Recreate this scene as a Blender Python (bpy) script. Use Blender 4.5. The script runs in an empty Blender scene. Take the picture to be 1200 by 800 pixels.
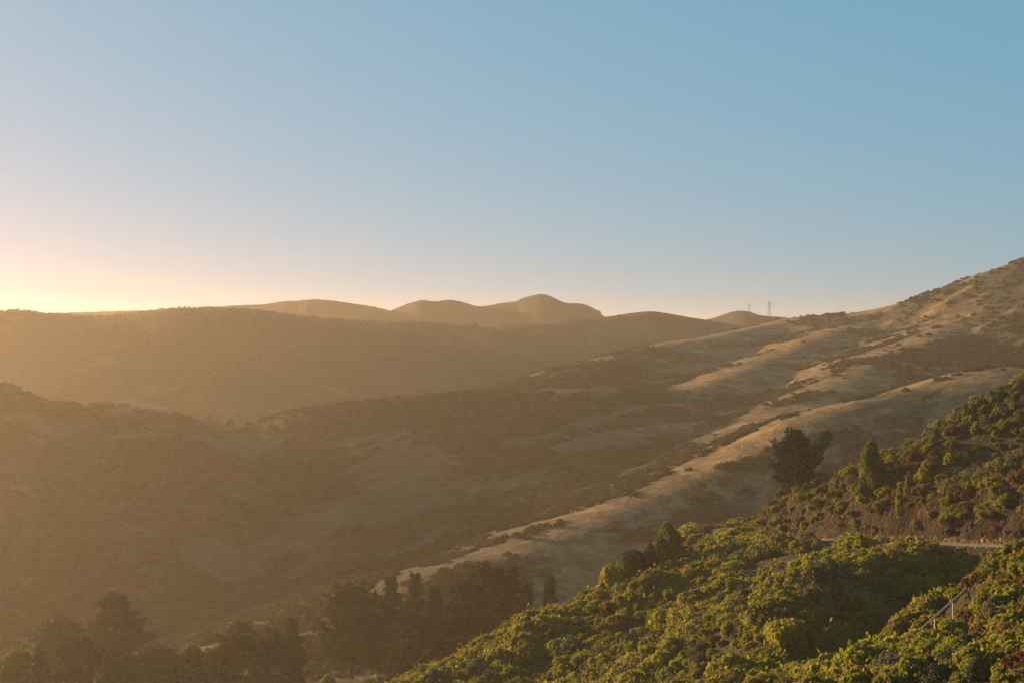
import bpy, math, random
import numpy as np
from mathutils import Vector

# ------------------------------------------------------------------ camera, sky, sun, exposure
S = bpy.context.scene
COL = S.collection
R = math.radians
F, CX, CY = 1900.0, 600.0, 400.0            # focal length and centre in photo pixels (1200 wide)
cam = bpy.data.cameras.new('camera'); camo = bpy.data.objects.new('camera', cam); COL.objects.link(camo)
cam.sensor_width = 36.0; cam.lens = 36.0 * F / 1200.0
camo.location = (0, 0, 0); camo.rotation_euler = (R(90), 0, 0)
cam.clip_start = 0.5; cam.clip_end = 60000
S.camera = camo

SKY_RESPONSE = ((0.60, 0.248), (0.27, 0.195), (0.24, 0.217))
SUN_AZ, SUN_EL = 55.0, 8.8                   # degrees left of the view axis, degrees up
world = bpy.data.worlds.new('World'); S.world = world; world.use_nodes = True
nt = world.node_tree; nt.nodes.clear()
wo = nt.nodes.new('ShaderNodeOutputWorld'); bg = nt.nodes.new('ShaderNodeBackground')
sky = nt.nodes.new('ShaderNodeTexSky'); sky.sky_type = 'NISHITA'; sky.sun_disc = False
sky.sun_elevation = R(SUN_EL); sky.sun_rotation = R(-SUN_AZ)
sky.altitude = 100; sky.air_density = 0.62; sky.dust_density = 1.35; sky.ozone_density = 4.0
bg.inputs['Strength'].default_value = 0.10
# the photograph's soft grading of the clear sky: one response curve for each colour channel
sep = nt.nodes.new('ShaderNodeSeparateColor'); com = nt.nodes.new('ShaderNodeCombineColor')
nt.links.new(sky.outputs[0], sep.inputs[0])
for ch, (gam, gain) in enumerate(SKY_RESPONSE):
    m0 = nt.nodes.new('ShaderNodeMath'); m0.operation = 'MULTIPLY'; m0.inputs[1].default_value = 0.1; nt.links.new(sep.outputs[ch], m0.inputs[0])
    pw = nt.nodes.new('ShaderNodeMath'); pw.operation = 'POWER'; nt.links.new(m0.outputs[0], pw.inputs[0]); pw.inputs[1].default_value = gam
    ml = nt.nodes.new('ShaderNodeMath'); ml.operation = 'MULTIPLY'; nt.links.new(pw.outputs[0], ml.inputs[0]); ml.inputs[1].default_value = gain * 10; nt.links.new(ml.outputs[0], com.inputs[ch])
nt.links.new(com.outputs[0], bg.inputs['Color']); nt.links.new(bg.outputs[0], wo.inputs['Surface'])

sl = bpy.data.lights.new('sun', 'SUN'); slo = bpy.data.objects.new('sun', sl); COL.objects.link(slo)
sl.energy = 5.0; sl.angle = R(0.55); sl.color = (1.0, 0.63, 0.31)
sv = Vector((-math.sin(R(SUN_AZ)) * math.cos(R(SUN_EL)), math.cos(R(SUN_AZ)) * math.cos(R(SUN_EL)), math.sin(R(SUN_EL))))
slo.rotation_euler = sv.to_track_quat('Z', 'Y').to_euler()

S.view_settings.view_transform = 'Standard'; S.view_settings.look = 'None'
S.view_settings.gamma = 1.0; S.view_settings.use_curve_mapping = False
S.view_settings.exposure = 1.7
S.render.engine = 'CYCLES'
cy = S.cycles
cy.use_denoising = True
cy.max_bounces = 5; cy.diffuse_bounces = 2; cy.glossy_bounces = 1; cy.transmission_bounces = 2
cy.volume_bounces = 2; cy.transparent_max_bounces = 6
cy.caustics_reflective = False; cy.caustics_refractive = False

# ------------------------------------------------------------------ small helpers
def P(px, py, d, dz=0.0):
    return ((px - CX) / F * d, d, -(py - CY) / F * d + dz)

_rs = np.random.RandomState(7)
_TAB = _rs.rand(256, 256)
def vnoise(x, y):
    xi = np.floor(x).astype(int); yi = np.floor(y).astype(int)
    fx = x - xi; fy = y - yi
    fx = fx * fx * fx * (fx * (fx * 6 - 15) + 10); fy = fy * fy * fy * (fy * (fy * 6 - 15) + 10)
    a = _TAB[xi & 255, yi & 255]; b = _TAB[(xi + 1) & 255, yi & 255]
    c = _TAB[xi & 255, (yi + 1) & 255]; d = _TAB[(xi + 1) & 255, (yi + 1) & 255]
    return (a * (1 - fx) + b * fx) * (1 - fy) + (c * (1 - fx) + d * fx) * fy
def fbm(x, y, s, oct=4, gain=0.5, off=0.0):
    v = 0; a = 1; t = 0; x = np.asarray(x) / s + off; y = np.asarray(y) / s + off * 1.7
    for i in range(oct):
        v = v + a * vnoise(x + 17.3 * i, y + 9.1 * i); t += a; a *= gain
        x, y = (x * 1.62 - y * 1.18), (x * 1.18 + y * 1.62)
    return v / t            # 0..1
def ridged(x, y, s, oct=4, off=0.0):
    v = 0; a = 1; t = 0; x = np.asarray(x) / s + off; y = np.asarray(y) / s + off * 1.7
    for i in range(oct):
        v = v + a * (1 - np.abs(2 * vnoise(x + 7.7 * i, y + 3.1 * i) - 1)); t += a; a *= 0.5
        x, y = (x * 1.62 - y * 1.18), (x * 1.18 + y * 1.62)
    return v / t
def sstep(a, b, x):
    t = np.clip((x - a) / (b - a), 0, 1); return t * t * (3 - 2 * t)

def poly_dist(x, y, pts):
    """distance to a polyline, signed side (+ right of its direction), interpolated z at the foot"""
    best = np.full(x.shape, 1e18); zz = np.zeros(x.shape); sd = np.zeros(x.shape)
    for (ax, ay, az), (bx, by, bz) in zip(pts[:-1], pts[1:]):
        ux, uy = bx - ax, by - ay; L2 = ux * ux + uy * uy
        t = np.clip(((x - ax) * ux + (y - ay) * uy) / L2, 0, 1)
        dx = x - (ax + t * ux); dy = y - (ay + t * uy); d2 = dx * dx + dy * dy
        m = d2 < best
        best = np.where(m, d2, best); zz = np.where(m, az + t * (bz - az), zz)
        sd = np.where(m, (dx * uy - dy * ux) / (math.sqrt(L2) * np.sqrt(d2) + 1e-9), sd)
    return np.sqrt(best), sd, zz

def smooth_poly(pts, n=6):
    """Catmull-Rom through the points, so crests run without kinks"""
    p = np.array(pts, float); out = []
    q = np.vstack([2 * p[0] - p[1], p, 2 * p[-1] - p[-2]])
    for i in range(1, len(q) - 2):
        for k in range(n):
            t = k / n
            out.append(0.5 * ((2 * q[i]) + (q[i + 1] - q[i - 1]) * t + (2 * q[i - 1] - 5 * q[i] + 4 * q[i + 1] - q[i + 2]) * t * t
                              + (3 * q[i] - q[i - 1] - 3 * q[i + 1] + q[i + 2]) * t ** 3))
    out.append(p[-1]); return [tuple(a) for a in out]

# ------------------------------------------------------------------ terrain: ridges of the far and middle hills
RIDGES = []          # (points, slope on the left, slope on the right, rounding)
def ridge(pix, sl_, sr_, w, extra0=(), extra1=(), k=1.0):
    pix = [(p[0], p[1], p[2] * k) for p in pix]; extra0 = [tuple(c * k for c in e) for e in extra0]; extra1 = [tuple(c * k for c in e) for e in extra1]; w = w * k
    RIDGES.append((smooth_poly(list(extra0) + [P(*p) for p in pix] + list(extra1)), sl_, sr_, w))
# far mountain (runs left to right: left side of the crest = far side)
ridge([(205, 362, 3330), (235, 359, 3330), (262, 358, 3330), (290, 357, 3330), (312, 355.5, 3330), (335, 352.5, 3330), (350, 352, 3330), (367, 350, 3330), (385, 351, 3330), (405, 354, 3330), (425, 357, 3330), (440, 359.5, 3330), (452, 362.5, 3330), (458, 363, 3330), (470, 358, 3330), (485, 353, 3330), (495, 351, 3330), (510, 352.5, 3330), (527, 351, 3330), (545, 354.5, 3330), (560, 358.5, 3330), (575, 357, 3330), (590, 354.5, 3330), (606, 352.5, 3330), (612, 349.5, 3330), (622, 346.5, 3330), (635, 344, 3330), (645, 346.5, 3330), (655, 351.5, 3330), (665, 354.5, 3330), (683, 355.5, 3330), (700, 363, 3330), (710, 370, 3330)],
      .34, .34, 8, extra0=[(-1500, 3500, 50)], extra1=[(420, 3200, 10), (700, 3150, -20)], k=.52)
# long ridge across the middle distance, drawing away to the right
ridge([(0, 364, 1160), (60, 366, 1160), (105, 369, 1165), (150, 367, 1165), (200, 361, 1160), (240, 359.5, 1165), (290, 361, 1175), (340, 366, 1190), (400, 373, 1215),
       (470, 376, 1240), (540, 380, 1280), (575, 384, 1300), (605, 380, 1315), (650, 376, 1340), (705, 371, 1370), (745, 365.5, 1390), (765, 364, 1400), (800, 370, 1430), (830, 376, 1450)],
      .22, .46, 30, extra0=[(-985, 1160, -44), (-700, 1160, -35), (-495, 1155, 0)])  # unseen left end cut low, a gap shaped to let sunlight into the valley
# spurs falling from it towards the camera
ridge([(760, 364.5, 1395), (735, 371, 1362), (700, 385, 1328), (672, 402, 1290), (640, 425, 1245), (600, 450, 1190)], .36, .30, 15)
ridge([(480, 377, 1240), (500, 395, 1175), (530, 420, 1110), (520, 450, 1040)], .40, .40, 18)
# pylon hill
ridge([(800, 380, 2500), (835, 372, 2500), (862, 364, 2500), (880, 365.5, 2500), (892, 369.5, 2500), (912, 371, 2520), (930, 376, 2550)], .25, .30, 40, k=.64)
# big grassy hill on the right
ridge([(905, 384, 1390), (940, 371.5, 1360), (970, 369, 1350), (1000, 367.5, 1330), (1035, 361, 1320), (1060, 354, 1310), (1090, 343, 1300), (1120, 333, 1290), (1150, 320, 1280), (1200, 302, 1270)],
      .30, .40, 40, extra1=[(470, 1250, 80), (560, 1200, 86), (700, 1150, 80)], k=.85)
# its spurs, running down to the left
ridge([(955, 371.5, 1352), (905, 380, 1290), (870, 387, 1240), (810, 396, 1180), (760, 404, 1130), (690, 424, 1050), (640, 443, 990), (600, 455, 950)], .42, .28, 20, k=.85)
ridge([(1030, 364, 1310), (985, 385, 1210), (950, 397, 1150), (900, 417, 1080), (850, 436, 1010), (810, 452, 960), (770, 474, 900), (735, 500, 850)], .42, .28, 20, k=.85)
ridge([(1130, 372, 1180), (1080, 396, 1090), (1030, 416, 1020), (990, 437, 970), (940, 466, 905), (900, 487, 865), (860, 512, 820)], .40, .26, 20, k=.85)
ridge([(1290, 405, 800), (1240, 420, 790), (1190, 428, 780), (1150, 432, 770), (1100, 447, 755), (1060, 455.5, 745), (1000, 470, 725), (950, 487, 712), (900, 509, 700), (850, 534, 685), (780, 562, 660), (720, 590, 640), (640, 624, 605), (590, 648, 590)],
      .44, .30, 24, extra0=[(420, 830, 30)], k=.85)
C3_INDEX = len(RIDGES) - 1
# second ridge with its saddle, its unseen left end lowered to let sun in
ridge([(0, 449, 735), (22, 455, 735), (55, 467, 738), (90, 470, 740), (150, 472, 740), (200, 478, 744), (240, 488, 748), (275, 495, 752), (300, 494, 752), (340, 481, 756), (380, 474, 760),
       (450, 466, 768), (520, 460, 776), (600, 456, 790), (680, 452, 800), (740, 449, 815)], .46, .40, 16,
      extra0=[(-1300, 640, -88), (-800, 720, -72), (-520, 735, -50), (-400, 740, -34), (-300, 742, -20)])

ridge([], .24, .24, 14, extra0=[(-330, 315, -84), (-200, 332, -82), (-120, 348, -80), (-50, 368, -78), (10, 382, -76)])
def ridge_core(x, y):
    Hs = []; Ds = []
    wz = np.where(np.hypot(x, y) > 1440, 0, 1)
    x, y = x + wz * 16 * (fbm(x, y, 70, 3, .5, 7.7) - .5), y + wz * 30 * (fbm(x, y, 70, 3, .5, 3.9) - .5)
    for pts, a, b, w in RIDGES:
        d, sd, z = poly_dist(x, y, pts)
        s = a + (b - a) * (sd * .5 + .5)
        Hs.append(z - s * (np.sqrt(d * d + w * w) - w)); Ds.append(d)
    floor = -103 + 10 * (fbm(x, y, 400, 3) - .5) + 0.004 * np.maximum(0, y - 1100)
    Hs.append(floor); Ds.append(np.full(x.shape, 120.0))
    H = np.array(Hs); D = np.array(Ds)
    k = 2.2
    m = H.max(0)
    h = m + k * np.log(np.exp((H - m) / k).sum(0)) - k * 0.25
    dm = np.take_along_axis(D, H.argmax(0)[None], 0)[0]
    return h, dm
def base_h(x, y, core=None):
    h, dm = core or ridge_core(x, y)
    off = sstep(6, 140, dm)
    far = np.where(np.hypot(x, y) > 1440, .35, .6)
    h = h + off * far * (9 * (ridged(x, y, 150, 4) - .62) + 5 * (fbm(x, y, 60, 4) - .5))
    h = h + (0.25 + 0.75 * off) * 3.0 * (fbm(x, y, 26, 3, off=3.3) - .5)
    return h

# ------------------------------------------------------------------ terrain: the hillside near the camera (thin plate spline)
ROAD = smooth_poly([(104, 176, -25.2), (92, 200, -26.2), (84, 215, -27.2), (72.6, 230, -29.05), (66.5, 241, -30.2), (60.2, 255, -31.5), (52.5, 273, -33.4), (46, 292, -35.4), (41, 309, -37.0), (43, 327, -38.0), (55, 342, -39.0)], 5)
def offs(pts, o):
    out = []
    for i, p in enumerate(pts):
        a = pts[max(0, i - 1)]; b = pts[min(len(pts) - 1, i + 1)]
        ux, uy = b[0] - a[0], b[1] - a[1]; l = math.hypot(ux, uy)
        out.append((p[0] + uy / l * o, p[1] - ux / l * o, p[2]))   # + = right of the direction = uphill
    return out
ctrl = []
G = -1.7                                    # the canopy stands this far above the ground
for p in [(800, 648, 285), (740, 674, 272), (690, 694, 263), (640, 717, 256), (580, 752, 247), (530, 777, 241), (470, 803, 235), (850, 634, 292),
          (800, 720, 236), (700, 760, 232), (640, 790, 228), (900, 690, 228), (800, 800, 190), (700, 805, 212), (600, 805, 226), (840, 770, 192),
          (1100, 652, 225), (1040, 668, 214), (980, 690, 202), (930, 725, 188), (890, 770, 172), (1120, 670, 224), (1070, 702, 212), (1010, 747, 196), (960, 792, 180),
          (1200, 440, 290), (1150, 470, 288), (1100, 497, 290), (1050, 525, 292), (1000, 550, 297), (950, 576, 303), (920, 592, 306), (1300, 385, 293), (1450, 310, 298), (1250, 520, 262), (1150, 540, 268)]:
    x, y, z = P(*p); ctrl.append((x, y, z + G))
for p in [(1010, 800, 105), (1060, 744, 125), (1130, 683, 150), (1200, 654, 172), (1200, 720, 125), (1200, 800, 95), (1100, 800, 100), (1130, 740, 118)]:
    x, y, z = P(*p); ctrl.append((x, y, z - .8))
for p in [(1200, 440, 290), (1100, 497, 290), (1000, 550, 297), (1300, 385, 293), (1450, 310, 298)]:
    x, y, z = P(*p); ctrl.append((x + 22, y + 45, z - 20)); ctrl.append((x + 40, y + 110, z - 55))
for p in [(740, 674, 272), (690, 694, 263), (640, 717, 256), (580, 752, 247), (530, 777, 241), (470, 803, 235), (850, 634, 292)]:
    x, y, z = P(*p); ctrl.append((x - 14, y + 26, z - 15)); ctrl.append((x - 34, y + 66, z - 38))
ctrl += [(40, 172, -35.5), (29, 150, -37), (18, 128, -38), (0, 105, -41), (-30, 90, -55), (-60, 120, -75), (-70, 200, -84), (-90, 260, -95)]
ctrl += [(0, 0, -2.6), (0, 20, -9), (0, 55, -20), (25, 55, -16.5), (-25, 0, -12), (-60, 0, -32), (40, 0, 4), (0, -40, 4), (60, 60, -6), (60, 100, -10), (85, 140, -10), (110, 60, 8), (-40, 50, -34), (130, 150, -4), (150, 250, 6), (60, -60, 18), (-60, -60, -18), (-110, 60, -70), (-120, 0, -60), (110, -40, 24)]
for i, (p, a, b, c, d) in enumerate(zip(ROAD, offs(ROAD, 3.4), offs(ROAD, 7.6), offs(ROAD, -3.4), offs(ROAD, -6.5))):
    if i % 2 == 0:
        bank = 5.4 if 10 <= i < 40 else 4.2
        ctrl += [a, (b[0], b[1], b[2] + bank), c, (d[0], d[1], d[2] - 0.9)]
CT = np.array(ctrl, float)
def _tps(r2): return np.where(r2 > 1e-9, 0.5 * r2 * np.log(np.maximum(r2, 1e-9)), 0)
_n = len(CT); _sc = 100.0
_A = np.zeros((_n + 3, _n + 3)); _q = CT[:, :2] / _sc
_A[:_n, :_n] = _tps(((_q[:, None] - _q[None]) ** 2).sum(-1)) + np.eye(_n) * 2e-6
_A[:_n, _n] = 1; _A[:_n, _n + 1:] = _q; _A[_n, :_n] = 1; _A[_n + 1:, :_n] = _q.T
_W = np.linalg.solve(_A, np.concatenate([CT[:, 2], np.zeros(3)]))
def near_h(x, y):
    shp = x.shape; x = x.ravel() / _sc; y = y.ravel() / _sc; out = np.empty(x.shape)
    for i in range(0, len(x), 20000):
        a = x[i:i + 20000]; b = y[i:i + 20000]
        out[i:i + 20000] = _tps((a[:, None] - _q[:, 0]) ** 2 + (b[:, None] - _q[:, 1]) ** 2) @ _W[:_n] + _W[_n] + a * _W[_n + 1] + b * _W[_n + 2]
    return out.reshape(shp)
NX0, NX1, NY0, NY1 = -140.0, 175.0, -60.0, 385.0
def edge_in(x, y):
    e = np.minimum(np.minimum(x - NX0, NX1 - x), np.minimum(y - NY0, NY1 - y))
    return e
def ground_h(x, y, base=None):
    """height of the land at x, y"""
    x = np.asarray(x, float); y = np.asarray(y, float)
    b = base_h(x, y) if base is None else base
    e = edge_in(x, y)
    inside = e > -60
    n = np.full(x.shape, -400.0)
    if inside.any():
        xx, yy = x[inside], y[inside]
        nh = near_h(np.clip(xx, NX0, NX1), np.clip(yy, NY0, NY1))
        nh = nh - np.maximum(0, -e[inside]) * 1.2
        d, sd, z = poly_dist(xx, yy, ROAD); sd = np.sign(sd)
        rough = 0.9 * (fbm(xx, yy, 9, 3) - .5)
        s = d * sd
        rough = rough * sstep(3.0, 6.0, d)
        onroad = 1 - sstep(2.9, 3.8, d)
        nh = nh * (1 - onroad) + (z - .05) * onroad
        bank = sstep(3.2, 4.2, s) * (1 - sstep(8.0, 11.0, s))
        nh = nh + rough + bank * 3.2 * (ridged(xx, yy, 4.2, 4) - .55)
        n[inside] = nh
    k = 2.5
    m = np.maximum(b, n)
    return m + k * np.log(np.exp((b - m) / k) + np.exp(np.maximum((n - m) / k, -50)))

# ------------------------------------------------------------------ materials
MATS = {}
def mat(name):
    m = bpy.data.materials.new(name); m.use_nodes = True; MATS[name] = m
    N = m.node_tree.nodes; L = m.node_tree.links
    b = N['Principled BSDF']; b.inputs['Roughness'].default_value = 0.9
    b.inputs['Specular IOR Level'].default_value = 0.15
    return m, N, L, b
def ramp(N, stops):
    r = N.new('ShaderNodeValToRGB'); e = r.color_ramp.elements
    while len(e) < len(stops): e.new(0.5)
    for el, (p, c) in zip(e, stops): el.position = p; el.color = (*c, 1)
    return r
def noise(N, L, coord, scale, detail=6, rough=.55, dist=0.0, vec_scale=None):
    n = N.new('ShaderNodeTexNoise'); n.inputs['Scale'].default_value = scale; n.inputs['Detail'].default_value = detail
    n.inputs['Roughness'].default_value = rough; n.inputs['Distortion'].default_value = dist
    if vec_scale:
        mp = N.new('ShaderNodeMapping'); mp.inputs['Scale'].default_value = vec_scale; L.new(coord, mp.inputs['Vector']); coord = mp.outputs[0]
    L.new(coord, n.inputs['Vector']); return n
def mixc(N, L, f, a, b, mode='MIX'):
    m = N.new('ShaderNodeMix'); m.data_type = 'RGBA'; m.blend_type = mode
    for s, v in ((0, f), (6, a), (7, b)):
        if hasattr(v, 'is_output'): L.new(v, m.inputs[s])
        elif s == 0: m.inputs[0].default_value = v
        else: m.inputs[s].default_value = (*v, 1)
    return m.outputs[2]

def make_hill_mat():
    m, N, L, b = mat('hill_grass_and_brush')
    tc = N.new('ShaderNodeTexCoord').outputs['Object']
    at = N.new('ShaderNodeAttribute'); at.attribute_name = 'brush'
    g1 = noise(N, L, tc, .11, 9, .68, .5)
    g2 = noise(N, L, tc, .35, 5, .65)
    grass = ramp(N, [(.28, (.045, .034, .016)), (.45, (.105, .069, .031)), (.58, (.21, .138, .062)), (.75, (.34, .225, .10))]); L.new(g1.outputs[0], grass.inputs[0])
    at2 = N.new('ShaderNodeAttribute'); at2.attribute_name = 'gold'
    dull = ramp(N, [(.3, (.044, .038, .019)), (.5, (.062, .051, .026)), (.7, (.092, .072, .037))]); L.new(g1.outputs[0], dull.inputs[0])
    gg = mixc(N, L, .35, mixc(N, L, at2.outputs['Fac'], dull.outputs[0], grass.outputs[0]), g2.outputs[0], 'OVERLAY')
    br = ramp(N, [(.3, (.020, .023, .011)), (.55, (.036, .037, .017)), (.75, (.062, .056, .027))]); L.new(g2.outputs[0], br.inputs[0])
    f0 = N.new('ShaderNodeMath'); f0.operation = 'ADD'; L.new(at.outputs['Fac'], f0.inputs[0])
    f1 = N.new('ShaderNodeMath'); f1.operation = 'MULTIPLY_ADD'; L.new(g2.outputs[0], f1.inputs[0]); f1.inputs[1].default_value = .9; f1.inputs[2].default_value = -.45
    L.new(f1.outputs[0], f0.inputs[1])
    fr = ramp(N, [(.40, (0, 0, 0)), (.60, (1, 1, 1))]); L.new(f0.outputs[0], fr.inputs[0])
    c = mixc(N, L, fr.outputs[0], gg, br.outputs[0])
    L.new(c, b.inputs['Base Color'])
    bp = N.new('ShaderNodeBump'); bp.inputs['Strength'].default_value = .8; bp.inputs['Distance'].default_value = 1.6
    L.new(g2.outputs[0], bp.inputs['Height']); L.new(bp.outputs[0], b.inputs['Normal'])
    return m
def make_near_mat():
    m, N, L, b = mat('hillside_soil_and_rock')
    tc = N.new('ShaderNodeTexCoord').outputs['Object']
    at = N.new('ShaderNodeAttribute'); at.attribute_name = 'bank'
    n1 = noise(N, L, tc, .5, 7, .62, .3); n2 = noise(N, L, tc, 2.2, 6, .7, .2); n3 = noise(N, L, tc, .9, 6, .7, 1.2, (1, 1, .25))
    soil = ramp(N, [(.3, (.025, .024, .011)), (.55, (.046, .040, .018)), (.75, (.085, .066, .03))]); L.new(n1.outputs[0], soil.inputs[0])
    rock = ramp(N, [(.3, (.010, .007, .005)), (.46, (.025, .016, .010)), (.6, (.048, .031, .019)), (.8, (.10, .068, .043))]); L.new(n3.outputs[0], rock.inputs[0])
    rk = mixc(N, L, .5, rock.outputs[0], n2.outputs[0], 'OVERLAY')
    mpv = N.new('ShaderNodeMapping'); mpv.inputs['Scale'].default_value = (1.1, 1.1, .45); mpv.inputs['Rotation'].default_value = (.3, .25, 0); L.new(tc, mpv.inputs['Vector'])
    wv = N.new('ShaderNodeVectorMath'); wv.operation = 'MULTIPLY_ADD'; L.new(n2.outputs['Color'], wv.inputs[0]); wv.inputs[1].default_value = (.6, .6, .6); L.new(mpv.outputs[0], wv.inputs[2])
    vo = N.new('ShaderNodeTexVoronoi'); vo.feature = 'DISTANCE_TO_EDGE'; vo.inputs['Scale'].default_value = 1.0; L.new(wv.outputs[0], vo.inputs['Vector'])
    vc = N.new('ShaderNodeTexVoronoi'); vc.feature = 'F1'; vc.inputs['Scale'].default_value = 1.0; L.new(wv.outputs[0], vc.inputs['Vector'])
    crk = ramp(N, [(.0, (.25, .22, .2)), (.10, (1, 1, 1))]); L.new(vo.outputs['Distance'], crk.inputs[0])
    rk = mixc(N, L, .85, rk, crk.outputs[0], 'MULTIPLY'); sepc = N.new('ShaderNodeSeparateColor'); L.new(vc.outputs['Color'], sepc.inputs[0])
    blk = ramp(N, [(.0, (.45, .42, .40)), (.6, (1, 1, 1)), (1.0, (1.7, 1.5, 1.3))]); L.new(sepc.outputs[0], blk.inputs[0]); rk = mixc(N, L, .9, rk, blk.outputs[0], 'MULTIPLY')
    c = mixc(N, L, at.outputs['Fac'], soil.outputs[0], rk); L.new(c, b.inputs['Base Color'])
    bp = N.new('ShaderNodeBump'); bp.inputs['Strength'].default_value = 1; bp.inputs['Distance'].default_value = .9
    ad = N.new('ShaderNodeMath'); ad.operation = 'ADD'; L.new(n2.outputs[0], ad.inputs[0]); L.new(vo.outputs['Distance'], ad.inputs[1])
    L.new(ad.outputs[0], bp.inputs['Height']); L.new(bp.outputs[0], b.inputs['Normal'])
    return m
def make_leaf_mat(name, c0, c1, c2, trans=.25, tcol=(.25, .24, .03)):
    """leaf colours vary from plant to plant and from clump to clump; thin leaves let some light through"""
    m, N, L, b = mat(name)
    tc = N.new('ShaderNodeTexCoord').outputs['Object']
    oi = N.new('ShaderNodeObjectInfo'); n = noise(N, L, tc, 1.6, 3, .6)
    ad = N.new('ShaderNodeMath'); ad.operation = 'MULTIPLY_ADD'; L.new(oi.outputs['Random'], ad.inputs[0]); ad.inputs[1].default_value = .6
    ad2 = N.new('ShaderNodeMath'); ad2.operation = 'MULTIPLY_ADD'; L.new(n.outputs[0], ad2.inputs[0]); ad2.inputs[1].default_value = .9; ad2.inputs[2].default_value = -.25
    L.new(ad2.outputs[0], ad.inputs[2])
    r = ramp(N, [(.05, c0), (.5, c1), (.95, c2)]); L.new(ad.outputs[0], r.inputs[0]); L.new(r.outputs[0], b.inputs['Base Color'])
    b.inputs['Roughness'].default_value = .8; b.inputs['Specular IOR Level'].default_value = .08
    tr = N.new('ShaderNodeBsdfTranslucent')
    tm = mixc(N, L, .6, r.outputs[0], tcol); L.new(tm, tr.inputs['Color'])
    mx = N.new('ShaderNodeMixShader'); mx.inputs[0].default_value = trans
    L.new(b.outputs[0], mx.inputs[1]); L.new(tr.outputs[0], mx.inputs[2]); L.new(mx.outputs[0], N['Material Output'].inputs['Surface'])
    return m
def make_plain(name, col, col2, scale=3.0, rough=.85, metal=0.0, bump=.2):
    m, N, L, b = mat(name)
    tc = N.new('ShaderNodeTexCoord').outputs['Object']; n = noise(N, L, tc, scale, 6, .65)
    r = ramp(N, [(.3, col), (.7, col2)]); L.new(n.outputs[0], r.inputs[0]); L.new(r.outputs[0], b.inputs['Base Color'])
    b.inputs['Roughness'].default_value = rough; b.inputs['Metallic'].default_value = metal
    bp = N.new('ShaderNodeBump'); bp.inputs['Strength'].default_value = bump; bp.inputs['Distance'].default_value = .1
    L.new(n.outputs[0], bp.inputs['Height']); L.new(bp.outputs[0], b.inputs['Normal'])
    return m
M_HILL = make_hill_mat(); M_NEAR = make_near_mat()
M_GREEN = make_leaf_mat('leaves_green', (.062, .086, .015), (.128, .146, .024), (.195, .19, .032), .38, (.40, .38, .03))
M_OLIVE = make_leaf_mat('leaves_olive', (.062, .066, .018), (.122, .118, .028), (.18, .16, .04), .32, (.36, .31, .04))
M_GREYG = make_leaf_mat('leaves_grey_green', (.05, .058, .032), (.085, .092, .05), (.12, .12, .065), .18, (.18, .18, .07))
M_RUST = make_leaf_mat('leaves_rust', (.07, .042, .022), (.115, .066, .03), (.17, .095, .03), .2, (.25, .13, .03))
M_GOLD = make_leaf_mat('leaves_gold', (.16, .10, .015), (.24, .14, .018), (.30, .19, .02), .25, (.4, .25, .02))
M_PINE = make_leaf_mat('needles_dark', (.006, .021, .014), (.010, .033, .021), (.018, .048, .026), .04, (.10, .10, .02))
M_CYPR = make_leaf_mat('needles_bright', (.045, .058, .012), (.075, .088, .016), (.12, .125, .02), .18, (.35, .32, .02))
M_DUSK = make_leaf_mat('needles_grey', (.014, .024, .014), (.022, .035, .019), (.038, .050, .024), .10, (.12, .11, .03))
M_YOUNG = make_leaf_mat('needles_yellow_green', (.12, .125, .016), (.17, .165, .02), (.22, .20, .025), .35, (.5, .45, .03))
M_BRUSH = make_leaf_mat('brush_far', (.020, .025, .011), (.034, .038, .016), (.058, .056, .024), .12, (.16, .13, .04))
M_BARK = make_plain('bark', (.022, .017, .013), (.055, .042, .032), 6, .95, 0, .6)
M_ROCK = make_plain('rock_brown', (.018, .011, .007), (.08, .05, .032), 2.2, .95, 0, .8)
M_ROAD = make_plain('road_surface', (.12, .10, .085), (.20, .165, .13), 1.5, .95)
M_WOOD = make_plain('weathered_wood', (.30, .24, .18), (.48, .40, .31), 4, .85)
M_STEEL = make_plain('galvanised_steel', (.16, .16, .16), (.24, .24, .24), 2, .6, .6)
M_GRASS = make_plain('dry_grass', (.30, .19, .07), (.52, .36, .15), 3, .9)

# ------------------------------------------------------------------ object helpers
def mesh_obj(name, V, Fc, material, parent=None, smooth=False, attrs=None):
    me = bpy.data.meshes.new(name)
    V = np.asarray(V, np.float32)
    if isinstance(Fc, np.ndarray):
        k = Fc.shape[1]; n = len(Fc)
        me.vertices.add(len(V)); me.vertices.foreach_set('co', V.ravel())
        me.loops.add(n * k); me.loops.foreach_set('vertex_index', Fc.astype(np.int32).ravel())
        me.polygons.add(n); me.polygons.foreach_set('loop_start', np.arange(0, n * k, k, dtype=np.int32))
        me.polygons.foreach_set('loop_total', np.full(n, k, np.int32))
        me.update(calc_edges=True)
    else:
        me.from_pydata([tuple(map(float, v)) for v in V], [], Fc); me.update()
    if smooth: me.polygons.foreach_set('use_smooth', np.ones(len(me.polygons), bool))
    for k, v in (attrs or {}).items():
        a = me.attributes.new(k, 'FLOAT', 'POINT'); a.data.foreach_set('value', np.asarray(v, np.float32).ravel())
    if material: me.materials.append(material)
    o = bpy.data.objects.new(name, me); COL.objects.link(o)
    if parent: o.parent = parent
    return o
def tag(o, label=None, cat=None, group=None, kind=None):
    if label: o['label'] = label
    if cat: o['category'] = cat
    if group: o['group'] = group
    if kind: o['kind'] = kind
    return o
def empty(name, loc, label, cat, group=None):
    o = bpy.data.objects.new(name, None); o.empty_display_size = .5; COL.objects.link(o); o.location = loc
    return tag(o, label, cat, group)
def gz(x, y): return float(ground_h(np.array([x]), np.array([y]))[0])

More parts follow.
